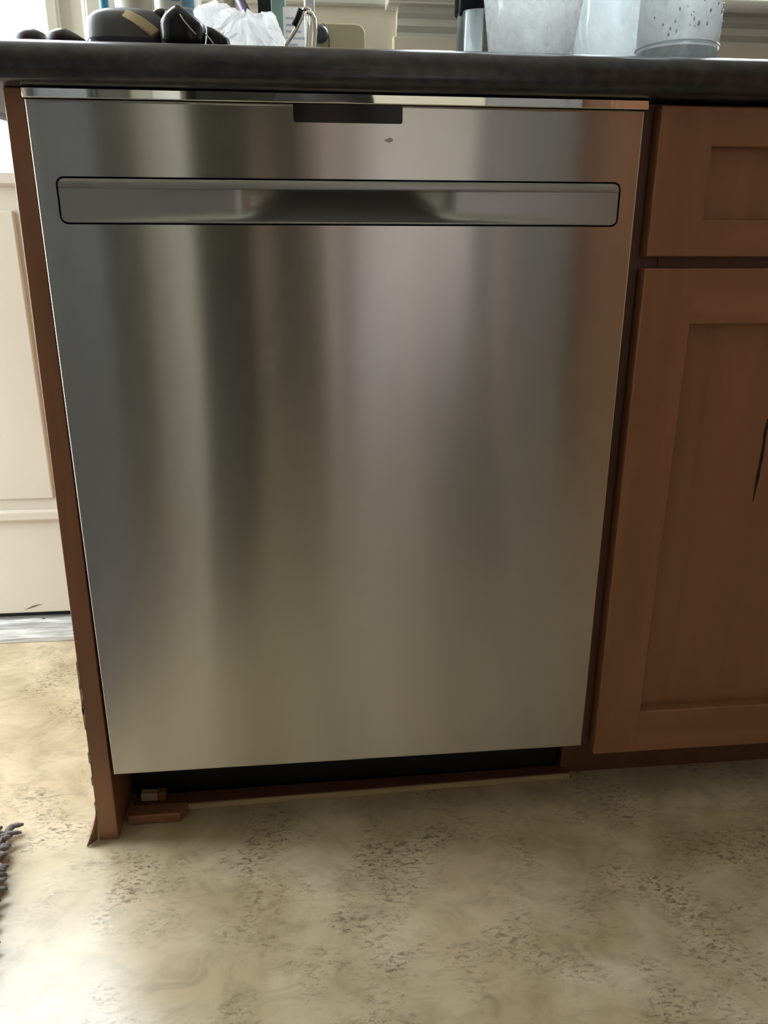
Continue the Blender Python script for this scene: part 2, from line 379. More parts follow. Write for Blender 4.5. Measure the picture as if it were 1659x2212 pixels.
# raised field with shallow step
px0, px1, pz0, pz1 = -.75, -.226, .275, .785
pf = plate(rrect(px0, px1, pz0, pz1, .004, 3), [], dy0-.005, dy0+.001, .0035); pf.build('raised_field', 'door_white', d1, smooth=False)
box('kick_rail', 'door_white', sx0, sx1, dy0-.014, dy0+.001, .232, .255, d1, bevel=.006, seg=3)
box('kick_panel', 'door_white', sx0, sx1, dy0-.006, dy0+.001, .040, .233, d1, bevel=.002)
sm = MB()
def blot(mb, pts, y, th=.0003): mb.prism_y(ccw(pts), y-th, y)
blot(sm, pix([(52,1318),(72,1308),(92,1304),(75,1311)], dy0-.006), dy0-.006)
blot(sm, pix([(88,1334),(96,1334),(101,1338),(97,1339)], dy0-.006), dy0-.006); blot(sm, pix([(46,1331),(49,1331),(49,1334),(46,1334)], dy0-.006), dy0-.006)
sm.build('scuff_mark', pmat('brown_scuff', (.16,.10,.06), .7), d1)
lv = MB(); lv.lathe([(0,0),(.026,0),(.026,.006),(.012,.012),(.010,.035),(0,.035)], (0,0,0), 24)
lo = lv.build('handle_rose', 'alu', d1, smooth=True); lo.matrix_parent_inverse = Matrix(); lo.location = Vector((-.115,.622,.905))-d1.location; lo.rotation_euler = (math.radians(90),0,0)
MB().tube([(-.115,.59,.905),(-.135,.585,.905),(-.17,.580,.911),(-.195,.578,.922),(-.225,.578,.930),(-.245,.58,.931)], [.010,.010,.010,.010,.010,.009], 10).build('lever', 'grey_knob', d1, smooth=True)
# jamb and casing
jb = MB(); jb.box(DX0, sx0-.004, WY, WY+T, 0, DTOP); jb.box(sx1+.006, DX1, WY, WY+T, 0, DTOP); jb.box(DX0, DX1, WY, WY+T, 2.049, DTOP)
jb.box(DX0-.075, DX0, WY-.018, WY, 0, DTOP+.08); jb.box(DX1, DX1+.065, WY-.018, WY, 0, DTOP+.08); jb.box(DX0, DX1, WY-.018, WY, DTOP, DTOP+.08)
struct(jb.build('trim_2', 'trim', bevel=.003))
# aluminium threshold with ridges
th = struct(empty('threshold', (-.49, .60, 0))); th['label'] = 'worn ridged aluminium threshold under the back door'; th['category'] = 'threshold'
MB().prism_x([(.566,0),(.568,.009),(.574,.012),(.586,.012),(.589,.017),(.612,.019),(.616,.026),(.70,.028),(.70,0)], DX0+.001, DX1-.001).build('sill_plate', 'alu', th, bevel=.0015)
for k in range(4):
    y = .590+.0065*k; MB().prism_x([(y,.016),(y+.0012,.0205),(y+.0030,.0205),(y+.0042,.016)], DX0+.002, DX1-.002).build('ridge', 'alu', th)

# sink window: panes, sash, stool, stepped apron
w1 = struct(empty('window_1', ((WX0+WX1)/2, .65, WZ0))); w1['label'] = 'cream window above the counter'; w1['category'] = 'window'
mx = (WX0+WX1)/2
for a, b in ((WX0+.04, mx-.025), (mx+.025, WX1-.04)): pane('pane', [(a,.667,WZ0+.04),(b,.667,WZ0+.04),(b,.667,WZ1-.04),(a,.667,WZ1-.04)], w1)
ws = MB(); ws.box(WX0, WX0+.045, .63, .70, WZ0, WZ1); ws.box(WX1-.045, WX1, .63, .70, WZ0, WZ1); ws.box(mx-.03, mx+.03, .63, .70, WZ0, WZ1)
ws.box(WX0, WX1, .63, .70, WZ0, WZ0+.045); ws.box(WX0, WX1, .63, .70, WZ1-.045, WZ1); ws.build('sash', 'trim', w1, bevel=.003)
cs = MB(); cs.box(WX0-.055, WX0, WY-.018, WY, WZ0, WZ1+.08); cs.box(WX1, WX1+.07, WY-.018, WY, WZ0, WZ1+.08); cs.box(WX0, WX1, WY-.018, WY, WZ1, WZ1+.08)
cs.build('casing', 'trim', w1, bevel=.003)
MB().prism_x([(.55,1.088),(.545,1.094),(.545,1.104),(.55,1.110),(.63,1.112),(.63,1.088)], WX0-.03, WX1+.03).build('stool', 'trim', w1, bevel=.002)
ap = MB(); ap.prism_x([(.602,1.050),(.588,1.050),(.588,1.056),(.580,1.064),(.580,1.074),(.572,1.080),(.568,1.088),(.602,1.088)], .418, WX1+.01); ap.build('apron', 'trim', w1)
pn = struct(box('trim_3', 'wall', .412, XR, .588, WY, .909, 1.052, bevel=.003))
struct(box('trim_4', 'trim', .06, .405, .592, WY, 1.092, 1.112, bevel=.004))

# ------------------------------------------------------------------ things behind the camera (seen in the steel)
fg = tag(empty('refrigerator', (-.72, -1.72, 0)), 'grey-green refrigerator by the hallway opening', 'refrigerator')
box('body', 'fridge', -1.045, -.265, -1.985, -1.515, .03, 1.75, fg, bevel=.01)
box('fridge_door', 'fridge', -1.045, -.265, -1.51, -1.45, .06, 1.20, fg, bevel=.012); box('freezer_door', 'fridge', -1.045, -.265, -1.51, -1.45, 1.215, 1.75, fg, bevel=.012)
MB().tube([(-.42,-1.45,.75),(-.42,-1.41,.77),(-.42,-1.41,1.13),(-.42,-1.45,1.15)], .010).build('handle', 'chrome', fg, smooth=True)
d2 = struct(empty('door_2', (1.04, YF, 0)))
box('door_slab', 'greydoor', .88, 1.20, YF+.002, YF+.035, .01, 2.03, d2, bevel=.003)
for z0, z1 in ((.2,.95),(1.1,1.88)): box('raised_field', 'greydoor', .93, 1.15, YF+.034, YF+.042, z0, z1, d2, bevel=.005)
pc = tag(empty('pantry_cabinet', (1.6, -1.75, 0)), 'tall brown wooden pantry cabinet against the far wall', 'cabinet')
box('body', 'wood', 1.21, 2.01, -1.985, -1.72, .0, 2.15, pc, bevel=.003)
for a in (1.215, 1.615):
    box('cabinet_door', 'wood', a, a+.39, -1.718, -1.698, .12, 2.12, pc, bevel=.003)
    MB().lathe([(0,0),(.008,0),(.008,.015),(.016,.02),(.016,.028),(0,.032)], (a+(.35 if a < 1.4 else .04), -1.68, 1.1), 16).build('knob', 'chrome', pc, smooth=True)

# ------------------------------------------------------------------ counter and end panel
CT = .908
ct = MB()
prof = [(.598,CT)]
R = .020
for k in range(9): a = math.radians(90+90*k/8); prof.append((-.022+R+R*math.cos(a), CT-R+R*math.sin(a)))
prof += [(-.022,.883),(-.021,.878),(-.017,.8735),(-.012,.8715),(.598,.8715)]
ct.prism_x(prof, -.075, 2.62)
tag(ct.build('countertop', 'counter', smooth=False, bevel=0), 'dark mottled laminate countertop with rounded front edge', 'countertop')
for p in bpy.data.objects['countertop'].data.polygons: p.use_smooth = len(p.vertices) == 4
bpy.data.objects['countertop'].data.set_sharp_from_angle(angle=math.radians(35))

ep = tag(empty('end_panel', (-.018, .3, 0)), 'brown wooden end panel left of the dishwasher', 'panel')
def epx(z): return -.0305+.0105*z/.87, -.0060+.0050*z/.87
mb = MB(); v = []
for y in (.008, .596):
    for z in (.0, .871): l, r = epx(z); v += [(l,y,z),(r,y,z)]
mb.add(v, [(0,1,3,2),(4,6,7,5),(0,2,6,4),(1,5,7,3),(0,4,5,1),(2,3,7,6)]); mb.build('board', 'wood', ep, bevel=.0012)
for z0, z1, d in ((.262,.222,.0016),(.232,.205,.0030),(.205,.168,.0022),(.20,.19,.0036),(.135,.118,.0018),(.098,.085,.0014),(.06,.046,.0016)):
    l = epx((z0+z1)/2)[0]; pts = [(l-.0006,z1),(l+d*.8,z1+(z0-z1)*.25),(l+d,z1+(z0-z1)*.6),(l+d*.4,z0-.002),(l-.0006,z0)]
    MB().prism_y(ccw(pts), .0072, .012).build('edge_chip', 'pale_wood', ep)
# peeled veneer flap curling out at the foot
fp = MB(); rows = 10; cols = 8; v = []
for i in range(rows+1):
    t = i/rows; z = .046*(1-t)+.0015
    for j in range(cols+1):
        s_ = j/cols; c = t**1.6
        v.append((-.0300-.013*c-.004*c*s_, .009+.05*s_-.012*c*(1-s_), z+.004*math.sin(3*s_)*c))
fp.add(v, [(i*(cols+1)+j, i*(cols+1)+j+1, (i+1)*(cols+1)+j+1, (i+1)*(cols+1)+j) for i in range(rows) for j in range(cols)])
o = fp.build('veneer_flap', 'wood', ep, smooth=True); sd = o.modifiers.new('thick', 'SOLIDIFY'); sd.thickness = .0014
fe = MB()
edge = []
for i in range(rows+1):
    t = i/rows; c = t**1.6; edge.append((-.0305-.013*c, .0085-.012*c, .046*(1-t)+.0015))
vv = edge + [(-.0295-.004*(i/rows)**3, .0078, e[2]) for i, e in enumerate(edge)]
fe.add(vv, [(i, i+1, rows+2+i, rows+1+i) for i in range(rows)])
o = fe.build('torn_core', 'wood_dark', ep); sd = o.modifiers.new('thick', 'SOLIDIFY'); sd.thickness = .001

# ------------------------------------------------------------------ dishwasher
dw = tag(empty('dishwasher', (.3015, .3, 0)), 'stainless steel dishwasher with pocket handle under the counter', 'dishwasher')
hole = rrect(.0195, .5845, .7505, .7940, .0075, 6)
bulge = lambda x, z: .0035*((x-.3015)/.3015)**2*0 + .0
def rows_plate():
    return plate([(0,.105),(.603,.105),(.603,.861),(0,.861)], [hole], 0, .028, .0030, 5)
rows_plate().build('door_panel', 'steel', dw)
dp = bpy.data.objects['door_panel']
for p in dp.data.polygons: p.use_smooth = abs(p.normal.y) < .999
dp.data.set_sharp_from_angle(angle=math.radians(30))
box('top_strip', 'chrome', -.0008, .6052, -.0014, .03, .8612, .8700, dw, bevel=.0009)
MB().prism_y(rrect(.2495,.3560,.8445,.8611,.0022,4,(1,1,0,0)), -.0004, .004).build('control_display', 'display', dw)
box('tub', 'black', .004, .599, .046, .58, .105, .866, dw)
bk = MB(); bk.box(.003, .600, .030, .045, .107, .745); bk.box(.003, .600, .030, .045, .80, .860); bk.box(.003,.018,.030,.045,.745,.80); bk.box(.586,.600,.030,.045,.745,.80); bk.build('inner_door', 'black', dw)
box('toe_panel', 'black', .000, .604, .0905, .104, .001, .104, dw)
for a in (.03, .55): MB().lathe([(0,0),(.014,0),(.014,.006),(.006,.008),(.006,.105)], (a,.16,.0), 12).build('levelling_foot', 'black', dw)
# pocket handle insert: profile swept along x
ix0, ix1, iz0, iz1 = .0212, .5828, .7520, .7925
lipz = .7842
def sstep(a, b, t): t = max(0, min(1, (t-a)/(b-a))); return t*t*(3-2*t)
def depth(x):
    e = min(x-ix0, ix1-x)
    side = .0010 + .0060*sstep(0, .20, e)
    return side + .027*sstep(.168, .225, e)
xs = [0,.0001,.0004,.0009,.0016,.0025,.0036,.0048,.006]; xs += [.006+(ix1-ix0-.012)*k/110 for k in range(1,110)]+[ix1-ix0-q for q in xs[::-1]]
nx = len(xs)-1; v = []; npf = 0
for i in range(nx+1):
    x = ix0+xs[i]; e = min(x-ix0, ix1-x); rr = .006
    cut = rr-math.sqrt(max(0, rr*rr-(rr-e)**2)) if e < rr else 0
    A = depth(x); zt = iz1-cut; zb = iz0+cut; fl_ = .0008
    pr = [(.006,zt),(.0012,zt),(.0004,zt-.0006),(.0004,lipz+.001),(.0008,lipz),(.0008+A*.15,lipz-.0002),(A*.55,lipz-.0003),(A,lipz-.0004)]
    cen = sstep(.150, .225, e); pw = 7.0*(1-cen)+1.25*cen; hz = lipz-.0004-(iz0+.002)
    for k in range(1,17):
        t = 1-k/16; t = t**1.5; pr.append((fl_+(A-fl_)*(1-(1-t)**pw), iz0+.002+hz*t))
    pr += [(.0004,iz0+.0016),(.0004,zb+.0006),(.0012,zb),(.006,zb)]
    pr = [(y, min(max(z, zb), zt)) for y, z in pr]; npf = len(pr)
    v += [(x,y,z) for y, z in pr]
MB().add(v, [(i*npf+j, (i+1)*npf+j, (i+1)*npf+j+1, i*npf+j+1) for i in range(nx) for j in range(npf-1)]).build('handle_pocket', 'pocket', dw, smooth=True)
bpy.data.objects['handle_pocket'].data.set_sharp_from_angle(angle=math.radians(55))
s1 = MB(); blot(s1, pix([(829,303),(836,300),(842,297),(848,300),(849,304),(845,307),(838,308)], -.0002), -.00005, .0001); s1.build('water_mark', 'smudge', dw)

# ------------------------------------------------------------------ base cabinets
def shaker(x0, x1, z0, z1, sw, name, par, panel_depth=.014):
    f = empty(name, ((x0+x1)/2, .0, z0)); f.parent = par; f.matrix_parent_inverse = Matrix.Translation(par.location).inverted()
    C_ = f
    def bx(nm, mt, *a, bevel=.0014):
        o = MB().box(*a).build(nm, mt, None, bevel)
        o.parent = f; o.matrix_parent_inverse = Matrix.Translation(Vector(((x0+x1)/2,0,z0))).inverted(); return o
    bx('stile', 'wood', x0, x0+sw, 0, .020, z0, z1); bx('stile', 'wood', x1-sw, x1, 0, .020, z0, z1)
    bx('rail', 'wood_h', x0+sw-.003, x1-sw+.003, .0003, .020, z0, z0+(.062 if z1-z0 > .3 else .037), bevel=.0014); bx('rail', 'wood_h', x0+sw-.003, x1-sw+.003, .0003, .020, z1-(.059 if z1-z0 > .3 else .037), z1)
    bx('centre_panel', 'wood', x0+sw-.002, x1-sw+.002, panel_depth, .018, z0+.03, z1-.03, bevel=0)
    return f
def cabinet(x0, x1, label):
    c = tag(empty('base_cabinet', ((x0+x1)/2, .3, 0)), label, 'cabinet')
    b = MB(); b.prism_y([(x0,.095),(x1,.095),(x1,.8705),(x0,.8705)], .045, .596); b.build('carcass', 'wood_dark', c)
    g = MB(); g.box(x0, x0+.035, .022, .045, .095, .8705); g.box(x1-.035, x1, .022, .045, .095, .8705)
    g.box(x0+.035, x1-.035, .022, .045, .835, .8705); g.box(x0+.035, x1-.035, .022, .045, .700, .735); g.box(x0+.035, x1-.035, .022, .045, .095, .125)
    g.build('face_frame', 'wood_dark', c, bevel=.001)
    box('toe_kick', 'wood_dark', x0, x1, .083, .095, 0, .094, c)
    d = shaker(x0+.012, x1-.004, .721, .866, .0575, 'drawer_front', c)
    k = shaker(x0+.012, x1-.004, .091, .709, .058, 'cabinet_door', c)
    return c, d, k
c1, dr1, kd1 = cabinet(.608, 1.098, 'reddish brown shaker base cabinet right of the dishwasher')
cabinet(1.100, 1.590, 'reddish brown shaker base cabinet further right under the counter')
ck = MB(); yk = .0140
cl = [(1660,905),(1653,935),(1650,960),(1646,985),(1641,1010),(1637,1030),(1632,1055),(1626,1084)]; wd = [3,3.5,3,4,3,4,2.2,.6]
L_ = [(a-b_,c) for (a,c), b_ in zip(cl, wd)]; R_ = [(a+b_*.8,c) for (a,c), b_ in zip(cl, wd)]
q = pix(L_, yk)+pix(R_[::-1], yk)
ck.prism_y(ccw(q), yk-.0004, yk); o = ck.build('dark_split', 'ink', None); o.parent = kd1; o.matrix_parent_inverse = Matrix.Translation((kd1.location)).inverted()

# ------------------------------------------------------------------ loose wood under the dishwasher
a, b = at(405,1750,.055), at(1230,1680,.069)
tb = tag(empty('loose_board', (.35,.075,0)), 'long brown board with bare pale edge lying under the dishwasher', 'board')
MB().prism_z([(.002,.0565),(.6165,.070),(.6160,.0880),(.002,.0815)], 0.0002, .0090).build('board', 'wood_dark', tb, bevel=.0006)
MB().prism_z([(.071,.0560),(.6165,.0680),(.6165,.0698),(.071,.0578)], 0.0004, .0084).build('bare_edge', 'pale_wood', tb)
blk = MB(); pts = [(.001,.032),(.069,.032),(.077,.050),(.077,.055),(.001,.055)]; blk.prism_z(pts, .0002, .0145)
tag(blk.build('wood_block', 'wood', bevel=.002), 'short brown wooden block with angled end beside the end panel', 'block')
sh = tag(empty('wood_shim', (.03,.09,.0)), 'tiny pale wooden shim behind the short brown block', 'shim')
MB().prism_z([(.012,.068),(.034,.066),(.034,.077),(.012,.079)], .0092, .021).build('bare_end', 'pale_wood', sh, bevel=.0008)
MB().prism_z([(.0341,.067),(.045,.066),(.045,.077),(.0341,.077)], .0092, .022).build('stained_end', 'wood', sh, bevel=.0008)

# ------------------------------------------------------------------ rug
rg = tag(empty('rug', (-.145,.040,0)), 'dark grey shaggy chenille rug at the left edge', 'rug')
RW, RL = .62, 1.15                            # local frame: x from -RW to 0, y from -RL to 0, corner at the origin
mb = MB().box(-RW, -.012, -RL, -.012, .0005, .006); rb = mb.build('backing', 'rug'); rb.parent = rg
mb = MB()
def noodle(x, y, dx, dy, h, r):
    p0 = Vector((x,y,.004)); p1 = p0+Vector((dx*.35,dy*.35,h)); p2 = p0+Vector((dx,dy,h*.75))
    mb.tube([p0, p0+Vector((dx*.12,dy*.12,h*.6)), p1, p1.lerp(p2,.6), p2], [r*.7,r,r*1.05,r,r*.45], 6)
y = -.014
while y > -.34:
    x = -.14
    while x < -.010:
        a = random.uniform(-.9,1.1); l = random.uniform(.012,.024)
        noodle(x+random.uniform(-.003,.003), y+random.uniform(-.003,.003), l*math.cos(a), l*math.sin(a), random.uniform(.008,.015), random.uniform(.0028,.0040)); x += .0085
    y -= .0085
x = -RW+.01
while x < -.012:
    y = -RL+.01
    while y < -.012:
        if not (y > -.34 and x > -.14): a = random.uniform(-1,2); noodle(x+random.uniform(-.004,.004), y, .018*math.cos(a), .018*math.sin(a), random.uniform(.009,.014), .0062)
        y += .016
    x += .016
o = mb.build('chenille_pile', 'rug', smooth=True); o.parent = rg; o['kind'] = 'stuff'
rg.rotation_euler = (0, 0, math.radians(11.2))

# ------------------------------------------------------------------ things on the counter
def base(name, x, y, label, cat, group=None): return tag(empty(name, (x,y,CT)), label, cat, group)
# two dark pebbles
def pebble(px0, px1, ptop, y, label, tip):
    a, b = at(px0,80,y).x, at(px1,80,y).x; h = at((px0+px1)/2, ptop, y).z-CT; n, k = 20, 10; mb = MB(); v = []
    for i in range(n):
        th_ = 2*math.pi*i/n
        for j in range(k+1):
            ph = math.pi*j/k; cx = math.cos(th_)*math.sin(ph)
            tp = 1-.45*max(0,cx)*tip
            v.append(((a+b)/2+(b-a)/2*cx, y+.020*math.sin(th_)*math.sin(ph)*tp, CT+h/2+h/2*math.cos(ph)*tp-h/2*(1-tp)*.6))
    mb.add(v, [(i*(k+1)+j, ((i+1)%n)*(k+1)+j, ((i+1)%n)*(k+1)+j+1, i*(k+1)+j+1) for i in range(n) for j in range(k)])
    tag(mb.build('pebble', 'pebble', smooth=True), label, 'pebble', 'dark pebbles on the counter corner')
pebble(30, 112, 62, .075, 'dark oval pebble at the counter corner, leftmost of two', .2)
pebble(100, 190, 63, .040, 'dark oval pebble tapering beside the grey case', 1)
# grey hard case with tan strap
yc = .085; gc = base('glasses_case', .10, yc, 'grey rounded hard case with tan band behind the black pouch', 'case')
def shell(z0, z1, y, xa, xb, yr, sq=.55, n=36, k=10, lo=-1, hi=1):
    v = []; mb = MB(); cx, rx = (xa+xb)/2, (xb-xa)/2; cz, rz = (z0+z1)/2, (z1-z0)/2
    s_ = lambda t, e: math.copysign(abs(t)**e, t)
    for i in range(n):
        t = 2*math.pi*i/n
        for j in range(k+1):
            p = math.pi/2*(lo+(hi-lo)*j/k)
            v.append((cx+rx*s_(math.cos(t),sq)*s_(math.cos(p),sq), y+yr*s_(math.sin(t),sq)*s_(math.cos(p),sq), cz+rz*s_(math.sin(p),.7)))
    return mb.add(v, [(i*(k+1)+j, ((i+1)%n)*(k+1)+j, ((i+1)%n)*(k+1)+j+1, i*(k+1)+j+1) for i in range(n) for j in range(k)])
xa, xb = at(183,60,yc-.02).x, at(372,60,yc-.02).x; zt = at(230,25,yc).z
shell(CT, zt-.001, yc, xa, xb, .038, .62, lo=-1, hi=.0).build('lower_shell', pmat('dark_grey_shell',(.07,.075,.08),.4), gc, smooth=True)
shell(CT, zt, yc, xa-.0006, xb+.0006, .0386, .62, lo=-.12, hi=1).build('upper_shell', 'case', gc, smooth=True)
st = []; yb_ = yc-.0375
for (a, b, yy) in ((250,27,yc-.024),(275,32,yc-.034),(298,44,yc-.0375),(318,58,yc-.0385),(338,74,yc-.0385)): p = at(a,b,yy); st.append(p)
mbs = MB(); vs = []
for p in st: vs += [p+Vector((-.004,-.004,-.002)), p+Vector((.004,-.003,.003)), p+Vector((.004,.003,.001)), p+Vector((-.004,.003,-.004))]
mbs.add(vs, [(i*4+j, i*4+(j+1)%4, (i+1)*4+(j+1)%4, (i+1)*4+j) for i in range(len(st)-1) for j in range(4)]+[(0,1,2,3),(16,19,18,17)]); mbs.build('tan_band', 'tan', gc, bevel=.001)
# folded black pouch
yp = .045; bp_ = base('black_pouch', .15, yp, 'glossy black folded pouch in front of the crumpled white bag', 'pouch')
c2 = lambda pts: [(300+a/3.95, b/3.95) for a, b in pts]
low = at(400,98,yp).z
def grounded(poly, y):                       # bottom points go down to the counter top
    q = pix(poly, y); zmin = min(z for x, z in q)
    return ccw([(x, CT+.0005 if z < zmin+.006 else z) for x, z in q])
pillow(dense(grounded(c2([(165,230),(180,180),(215,120),(270,70),(320,38),(350,45),(420,95),(500,160),(560,215),(575,270),(548,355),(370,368),(190,368)]), yp), 2), yp, .015).build('body', 'black_pouch', bp_, smooth=True)
pillow(dense(grounded(c2([(100,130),(112,90),(140,68),(190,62),(235,75),(215,160),(170,260),(150,365),(125,250)]), yp+.015), 2), yp+.018, .007).build('side_fold', 'black_pouch', bp_, smooth=True)
pillow(dense(grounded(c2([(565,212),(630,235),(700,278),(765,325),(818,380),(690,385),(560,385)]), yp+.012), 2), yp+.014, .009).build('flap', 'black_pouch', bp_, smooth=True)
p = [at(*x, yp-.0150) for x in c2([(350,120),(380,170),(430,230),(485,295)])]; MB().tube(p, .0006, 6).build('piping', 'white_plastic', bp_, smooth=True)
p = [at(*x, yp-.0050) for x in c2([(562,280),(590,315),(620,350),(635,375)])]; MB().tube(p, .0006, 6).build('piping', 'white_plastic', bp_, smooth=True)
# crumpled white plastic bag
yb2 = .115
out = grounded(c2([(455,385),(470,130),(500,85),(560,50),(620,40),(700,48),(725,55),(740,95),(790,125),(880,140),(940,165),(975,210),(1010,205),(1060,170),(1085,160),(1092,118),(1130,135),(1180,165),(1215,215),(1240,330),(1225,392),(1000,392),(700,392)]), yb2)
o = pillow(dense(out, 5), yb2, .040, rings=(1,.93,.82,.68,.52,.36,.18), bulge=(0,.30,.55,.75,.9,.97,1), crumple=.0075, seed=3, freq=70).build('plastic_bag', 'film', sub=0)
tag(o, 'crumpled white plastic bag behind the black pouch', 'bag')
# upright things at the back of the counter
def tall(p, y): return at(*p, y)
yq = .30
def slab_item(name, mat, px0, px1, y, h, th_, label, cat, lean=0, bevel=.001):
    a, b = at(px0,30,y).x, at(px1,30,y).x; o = MB().box(a, b, y, y+th_, CT, CT+h).build(name, mat, None, bevel); return tag(o, label, cat)
# blue bottle sliver
def bottle(name, px0, px1, y, h, label, mat, capmat, cat='bottle', band=None, n=28):
    a, b = at(px0,20,y).x, at(px1,20,y).x; r = (b-a)/2; cx = (a+b)/2; e = base(name, cx, y, label, cat)
    MB().lathe([(0,0),(r*.92,0),(r,.004),(r,h*.72),(r*.85,h*.80),(r*.42,h*.86),(r*.42,h*.90)], (cx,y,CT), n).build('bottle_body', mat, e, smooth=True)
    MB().lathe([(0,h),(r*.46,h),(r*.48,h*.985),(r*.48,h*.885),(0,h*.885)], (cx,y,CT), n).build('cap', capmat, e, smooth=True)
    return e, cx, r
bottle('dish_soap_bottle', 216, 236, .26, .21, 'narrow blue bottle behind the grey case', 'blue', 'white_plastic')
bottle('lotion_bottle', 250, 330, .30, .20, 'cream bottle behind the grey case', 'cream_plastic', 'white_plastic')
e, cx, r = bottle('white_bottle', 335, 436, .34, .23, 'white bottle with blue printed label behind the black pouch', 'white_plastic', 'white_plastic')
def curved_label(par, cx, cy, r, z0, z1, a0, a1, mat, name='label_print', n=10):
    v = []; 
    for i in range(n+1):
        a = math.radians(a0+(a1-a0)*i/n)
        v += [(cx+r*math.cos(a), cy+r*math.sin(a), z0), (cx+r*math.cos(a), cy+r*math.sin(a), z1)]
    o = MB().add(v, [(2*i,2*i+2,2*i+3,2*i+1) for i in range(n)]).build(name, mat, par, smooth=True); return o
zl = at(400,15,.34-r).z
for k, (a0, a1, dz, hh) in enumerate(((262,282,.010,.008),(286,318,.006,.010),(264,276,-.006,.012),(280,322,-.006,.009),(268,300,-.018,.009),(304,320,-.020,.010))):
    curved_label(e, cx, .34, r+.0004, zl+dz-hh/2, zl+dz+hh/2, a0, a1, 'blue_ink')
bottle('spice_jar', 484, 512, .32, .19, 'slim cream jar behind the crumpled white bag', 'cream_plastic', 'white_plastic', 'jar')
# leaning violet rod, black slab, teal board
e = base('violet_pen', at(545,50,.2).x, .2, 'violet metal rod leaning behind the crumpled white bag', 'rod')
p0 = at(546,60,.20); p1 = at(500,-40,.22); dr = (p0-p1).normalized(); pb = p0+dr*((p0.z-CT-.004)/-dr.z) if dr.z < 0 else p0
MB().tube([pb, p0, p1], [.0055,.0055,.0055], 12).build('rod', 'violet', e, smooth=True)
MB().tube([p1, p1-dr*.03], [.006,.006], 12).build('end_cap', 'black', e, smooth=True)
slab_item('black_tablet', 'black', 557, 588, .24, .20, .10, 'black upright slab between violet rod and teal board', 'slab')
slab_item('teal_board', 'teal', 586, 616, .20, .22, .14, 'teal upright board right of the crumpled white bag', 'board')
# lined paper
e = base('paper_note', at(640,60,.17).x, .17, 'white printed paper standing right of the teal board', 'paper')
a, b = at(612,60,.17).x, at(664,60,.17).x; MB().box(a, b, .17, .1712, CT, CT+.075).build('sheet', 'paper', e)
for k in range(7): MB().box(a+.003, b-.003-(k%3)*.004, .1697, .17, CT+.024+k*.0065, CT+.0262+k*.0065).build('print_line', 'grey_ink', e)
a, b = at(658,60,.15).x, at(680,60,.15).x
tag(MB().box(a, b, .14, .165, CT, CT+.095).build('white_carton', 'white_plastic', None, .002), 'narrow white carton behind the chrome tongs', 'carton')
# chrome tongs
e = base('chrome_tongs', at(660,60,.07).x, .07, 'small chrome tongs standing in front of the white paper', 'tongs')
yk = .07
def drop_to_counter(pts): q = pts[-1].copy(); q.z = CT+.002; return pts+[q]
MB().tube(drop_to_counter([at(656,24,yk), at(650,40,yk), at(640,62,yk), at(626,85,yk), at(617,97,yk)]), .0022, 8).build('arm', 'chrome', e, smooth=True)
MB().tube([at(650,20,yk-.003), at(642,38,yk-.003), at(635,55,yk-.003)], .0028, 8).build('black_grip', 'black', e, smooth=True)
MB().tube(drop_to_counter([at(664,26,yk), at(672,30,yk), at(678,42,yk), at(680,70,yk), at(678,98,yk)]), .0028, 8).build('arm', 'chrome', e, smooth=True)
MB().tube(drop_to_counter([at(656,24,yk+.01), at(664,35,yk+.01), at(666,60,yk+.01), at(664,98,yk+.01)]), .0022, 8).build('arm', 'chrome', e, smooth=True)
MB().tube([at(655,25,yk), at(660,17,yk), at(668,22,yk), at(665,28,yk)], .0022, 8).build('hinge', 'chrome', e, smooth=True)
# tan bread box with round knob
yx = .36; a, b = at(640,80,yx).x, at(789,80,yx).x; zt = at(740,50,yx).z
e = base('bread_box', (a+b)/2, yx, 'tan bread box with round dark knob against the back wall', 'box')
MB().prism_y(rrect(a, b, CT, zt, .012, 5, (0,0,1,1)), yx, yx+.16).build('body', 'bread', e, bevel=.002)
c = at(692,77,yx-.008)
kb = MB().lathe([(0,0),(.007,0),(.007,.008),(.0105,.012),(.0105,.018),(.006,.022),(0,.022)], (0,0,0), 20).build('knob', 'grey_knob', e, smooth=True)
kb.matrix_parent_inverse = Matrix(); kb.location = Vector((c.x, yx, c.z))-e.location; kb.rotation_euler = (math.radians(90),0,0)
MB().tube([at(698,50,yx-.0004), at(706,65,yx-.0004), at(711,85,yx-.0004), at(711,112,yx-.0004)], .0007, 6).build('lid_seam', pmat('brown_seam',(.25,.18,.09),.6), e, smooth=True)
# glass vessels
def vessel(name, cx, y, prof_out, wall, label, cat, mat):
    e = base(name, cx, y, label, cat)
    inn = [(max(r-wall,.001), max(z, .008)) for r, z in prof_out[1:]][::-1]
    prof = [(0.0005,0)]+prof_out+[(prof_out[-1][0]-wall*.5, prof_out[-1][1]+wall*.4)]+inn+[(0.0005,.008)]
    MB().lathe(prof, (cx,y,CT), 48).build('glass_body', mat, e, smooth=True); return e
yg = .13
x0, x1 = at(988,60,.20).x, at(1085,60,.20).x
e = vessel('french_press', (x0+x1)/2, .20, [((x1-x0)/2*.97,0),((x1-x0)/2,.004),((x1-x0)/2,.16)], .0022, 'clear glass coffee press with black collar behind the cloudy tumbler', 'coffee press', 'clear')
rc = (x1-x0)/2; zc = at(1020,17,.20-rc).z; cx = (x0+x1)/2
MB().lathe([(rc+.0004,zc-CT),(rc+.0035,zc-CT),(rc+.0035,zc-CT+.10),(rc+.0004,zc-CT+.10)], (cx,.20,CT), 40).build('collar', 'black', e, smooth=True)
